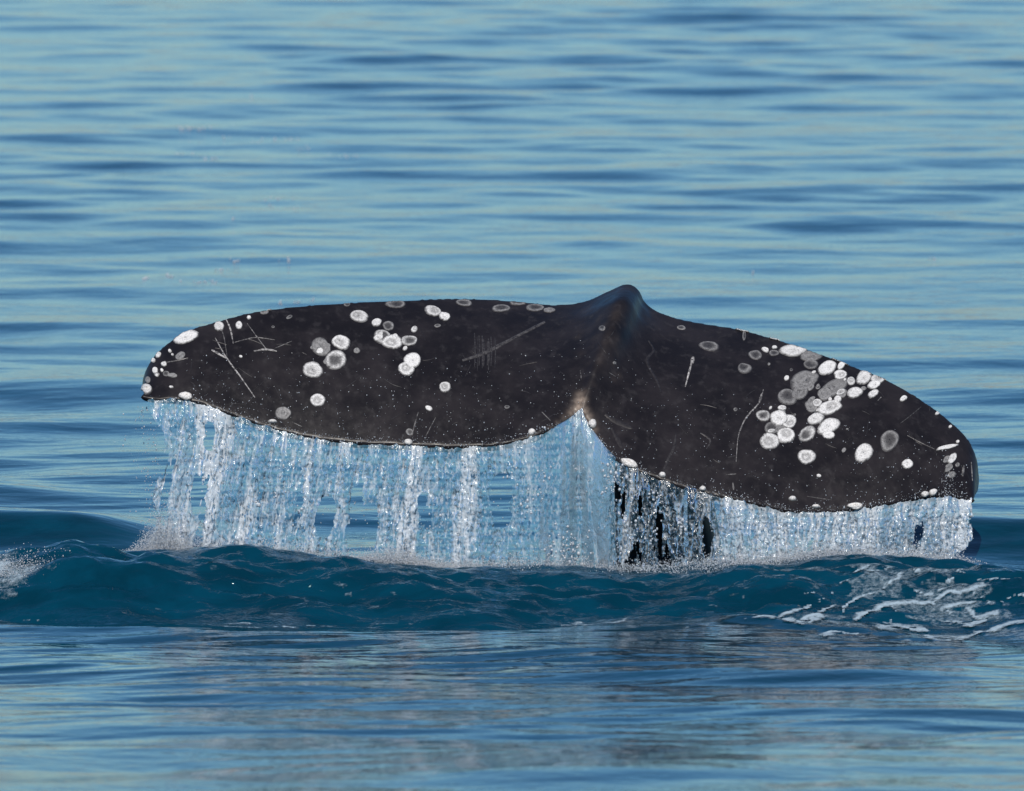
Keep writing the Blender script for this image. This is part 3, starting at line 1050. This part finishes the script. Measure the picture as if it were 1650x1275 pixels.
def to_px(X, Y, Z):
    d = (X * 0 + 1) * (Y - CAM_Y) * _f[1] + (Z - CAM_Z) * _f[2]
    b = (Y - CAM_Y) * _u[1] + (Z - CAM_Z) * _u[2]
    return 825 + 825 / TAN * X / d, 637.5 - 825 / TAN * b / d


def strokes(X, Y, lst, wob):
    """foam trails along drawn lines, frayed by noise"""
    P, Q = to_px(X, Y, Hm(X, Y))
    P = P + wob * 2.2 * (fbm(X * 9, Y * 9, 3, 4) - .5) * 2
    Q = Q + wob * 1.2 * (fbm(X * 9 + 5, Y * 9, 6, 4) - .5) * 2
    fray = fbm(X * 17, Y * 15, 1, 4, .62)
    out = np.zeros(X.shape)
    for pts, wd in lst:
        C_ = crom(np.array(pts, float), 6)
        d = np.full(X.shape, 99.0)
        for a, b in zip(C_[:-1], C_[1:]):
            ab = b - a
            t = np.clip(((P - a[0]) * ab[0] + (Q - a[1]) * ab[1]) / (ab @ ab + 1e-9), 0, 1)
            d = np.minimum(d, np.hypot((P - a[0] - t * ab[0]) * .8, Q - a[1] - t * ab[1]))
        out = np.maximum(out, 1 - d / (wd * (.12 + 2.1 * np.clip(fray - .30, 0, 1))))
    return np.clip(out, 0, 1)


TRAILS = [
    ([(1455, 930), (1433, 940), (1420, 951), (1398, 960), (1376, 973), (1359, 987)], 6), ([(1398, 913), (1376, 930), (1354, 943), (1329, 965), (1321, 969)], 6),
    ([(1216, 998), (1249, 997), (1269, 987), (1296, 983), (1324, 973)], 7), ([(1269, 1001), (1291, 1006), (1318, 995), (1343, 982)], 9),
    ([(1376, 998), (1403, 987), (1433, 979), (1475, 976), (1502, 973), (1524, 960), (1554, 954), (1585, 947)], 10), ([(1475, 954), (1497, 960), (1524, 951)], 5),
    ([(1516, 984), (1543, 976), (1568, 973)], 8), ([(1552, 984), (1576, 995), (1604, 988)], 8), ([(1571, 1020), (1606, 1015), (1628, 1004), (1660, 1000)], 8),
    ([(1409, 1015), (1433, 1012), (1461, 1015), (1497, 1015)], 9), ([(1321, 1026), (1343, 1020), (1376, 1023)], 4), ([(1354, 1039), (1392, 1035), (1433, 1038), (1464, 1037)], 5),
    ([(1285, 962), (1310, 956)], 4), ([(1623, 968), (1640, 962), (1665, 960)], 5), ([(1488, 1028), (1530, 1031), (1565, 1027), (1585, 1017)], 5), ([(1521, 940), (1541, 932)], 5),
    ([(1568, 960), (1593, 971), (1612, 970)], 4), ([(1502, 973), (1513, 984), (1530, 992)], 5), ([(1433, 979), (1447, 993), (1440, 1005)], 6), ([(1185, 1000), (1216, 998)], 4),
    ([(1402, 925), (1440, 918), (1490, 925)], 4), ([(1545, 920), (1590, 935), (1640, 932)], 4), ([(1590, 1000), (1560, 1008), (1520, 1004)], 5), ([(1230, 965), (1262, 958)], 3)]
FOOT = [([(-20, 1004), (60, 1002), (150, 1003)], 3), ([(330, 1006), (400, 1010), (460, 1010), (540, 1009)], 3), ([(590, 1009), (640, 1008), (720, 1010)], 4), ([(765, 1010), (800, 1009)], 3),
        ([(890, 1014), (930, 1012), (965, 1006), (1010, 998)], 5), ([(1060, 1008), (1110, 1012)], 3), ([(480, 975), (500, 985)], 3), ([(410, 955), (440, 965)], 3)]


def f_right(X, Y):
    veil = .34 * sstep(.46, .64, fbm(X * 7 + Y * 3, Y * 9, 6, 4)) * sstep(.75, 1.2, X) * sstep(-2.3, -1.9, Y)
    return np.maximum(strokes(X, Y, TRAILS, 6) * .95, veil)


def f_flecks(X, Y):
    n1 = fbm(X * 13 + Y * 6, Y * 26, 2, 4)
    n2 = fbm(X * 1.7, Y * 1.7, 6, 2)
    env = sstep(-1.75, -1.45, Y) * (1 - sstep(-.86, -.74, Y))
    return np.clip((n1 - .70 + .30 * (n2 - .5)) * 9, 0, 1) * env * .26


foam('sea_foam', .6, 2.05, -2.6, -.88, f_right, 'net of pale foam streaks sliding down the dark swell below the blunt fluke tip')


def f_break(X, Y):
    n1 = fbm(X * 8, Y * 10, 3, 4)
    e = np.exp(-((X + 1.86) / .17) ** 2 - ((Y + 1.02 + .25 * (X + 1.8)) / .14) ** 2)
    return np.clip(e * .9 + (n1 - .5) * 2.6 * e ** .4 - .10, 0, 1)


foam('breaking_foam', -2.2, -1.4, -1.4, -.7, f_break, 'small patch of white foam at the end of the dark swell', .006, .006)


def f_base(X, Y):
    return strokes(X, Y, FOOT, 6) * (.25 + .5 * sstep(.4, .6, fbm(X * 6, Y * 6, 2, 3)))


foam('foam_flecks', -1.95, .9, -1.6, -.8, f_flecks, 'scattered pale foam flecks on the dark swell below the pointed fluke', .008)
foam('foam_line', -1.95, .75, -2.2, -1.1, f_base, 'thin broken line of foam along the front foot of the dark swell')
print('tris', sum(len(o.data.polygons) for o in bpy.data.objects if o.type == 'MESH'))
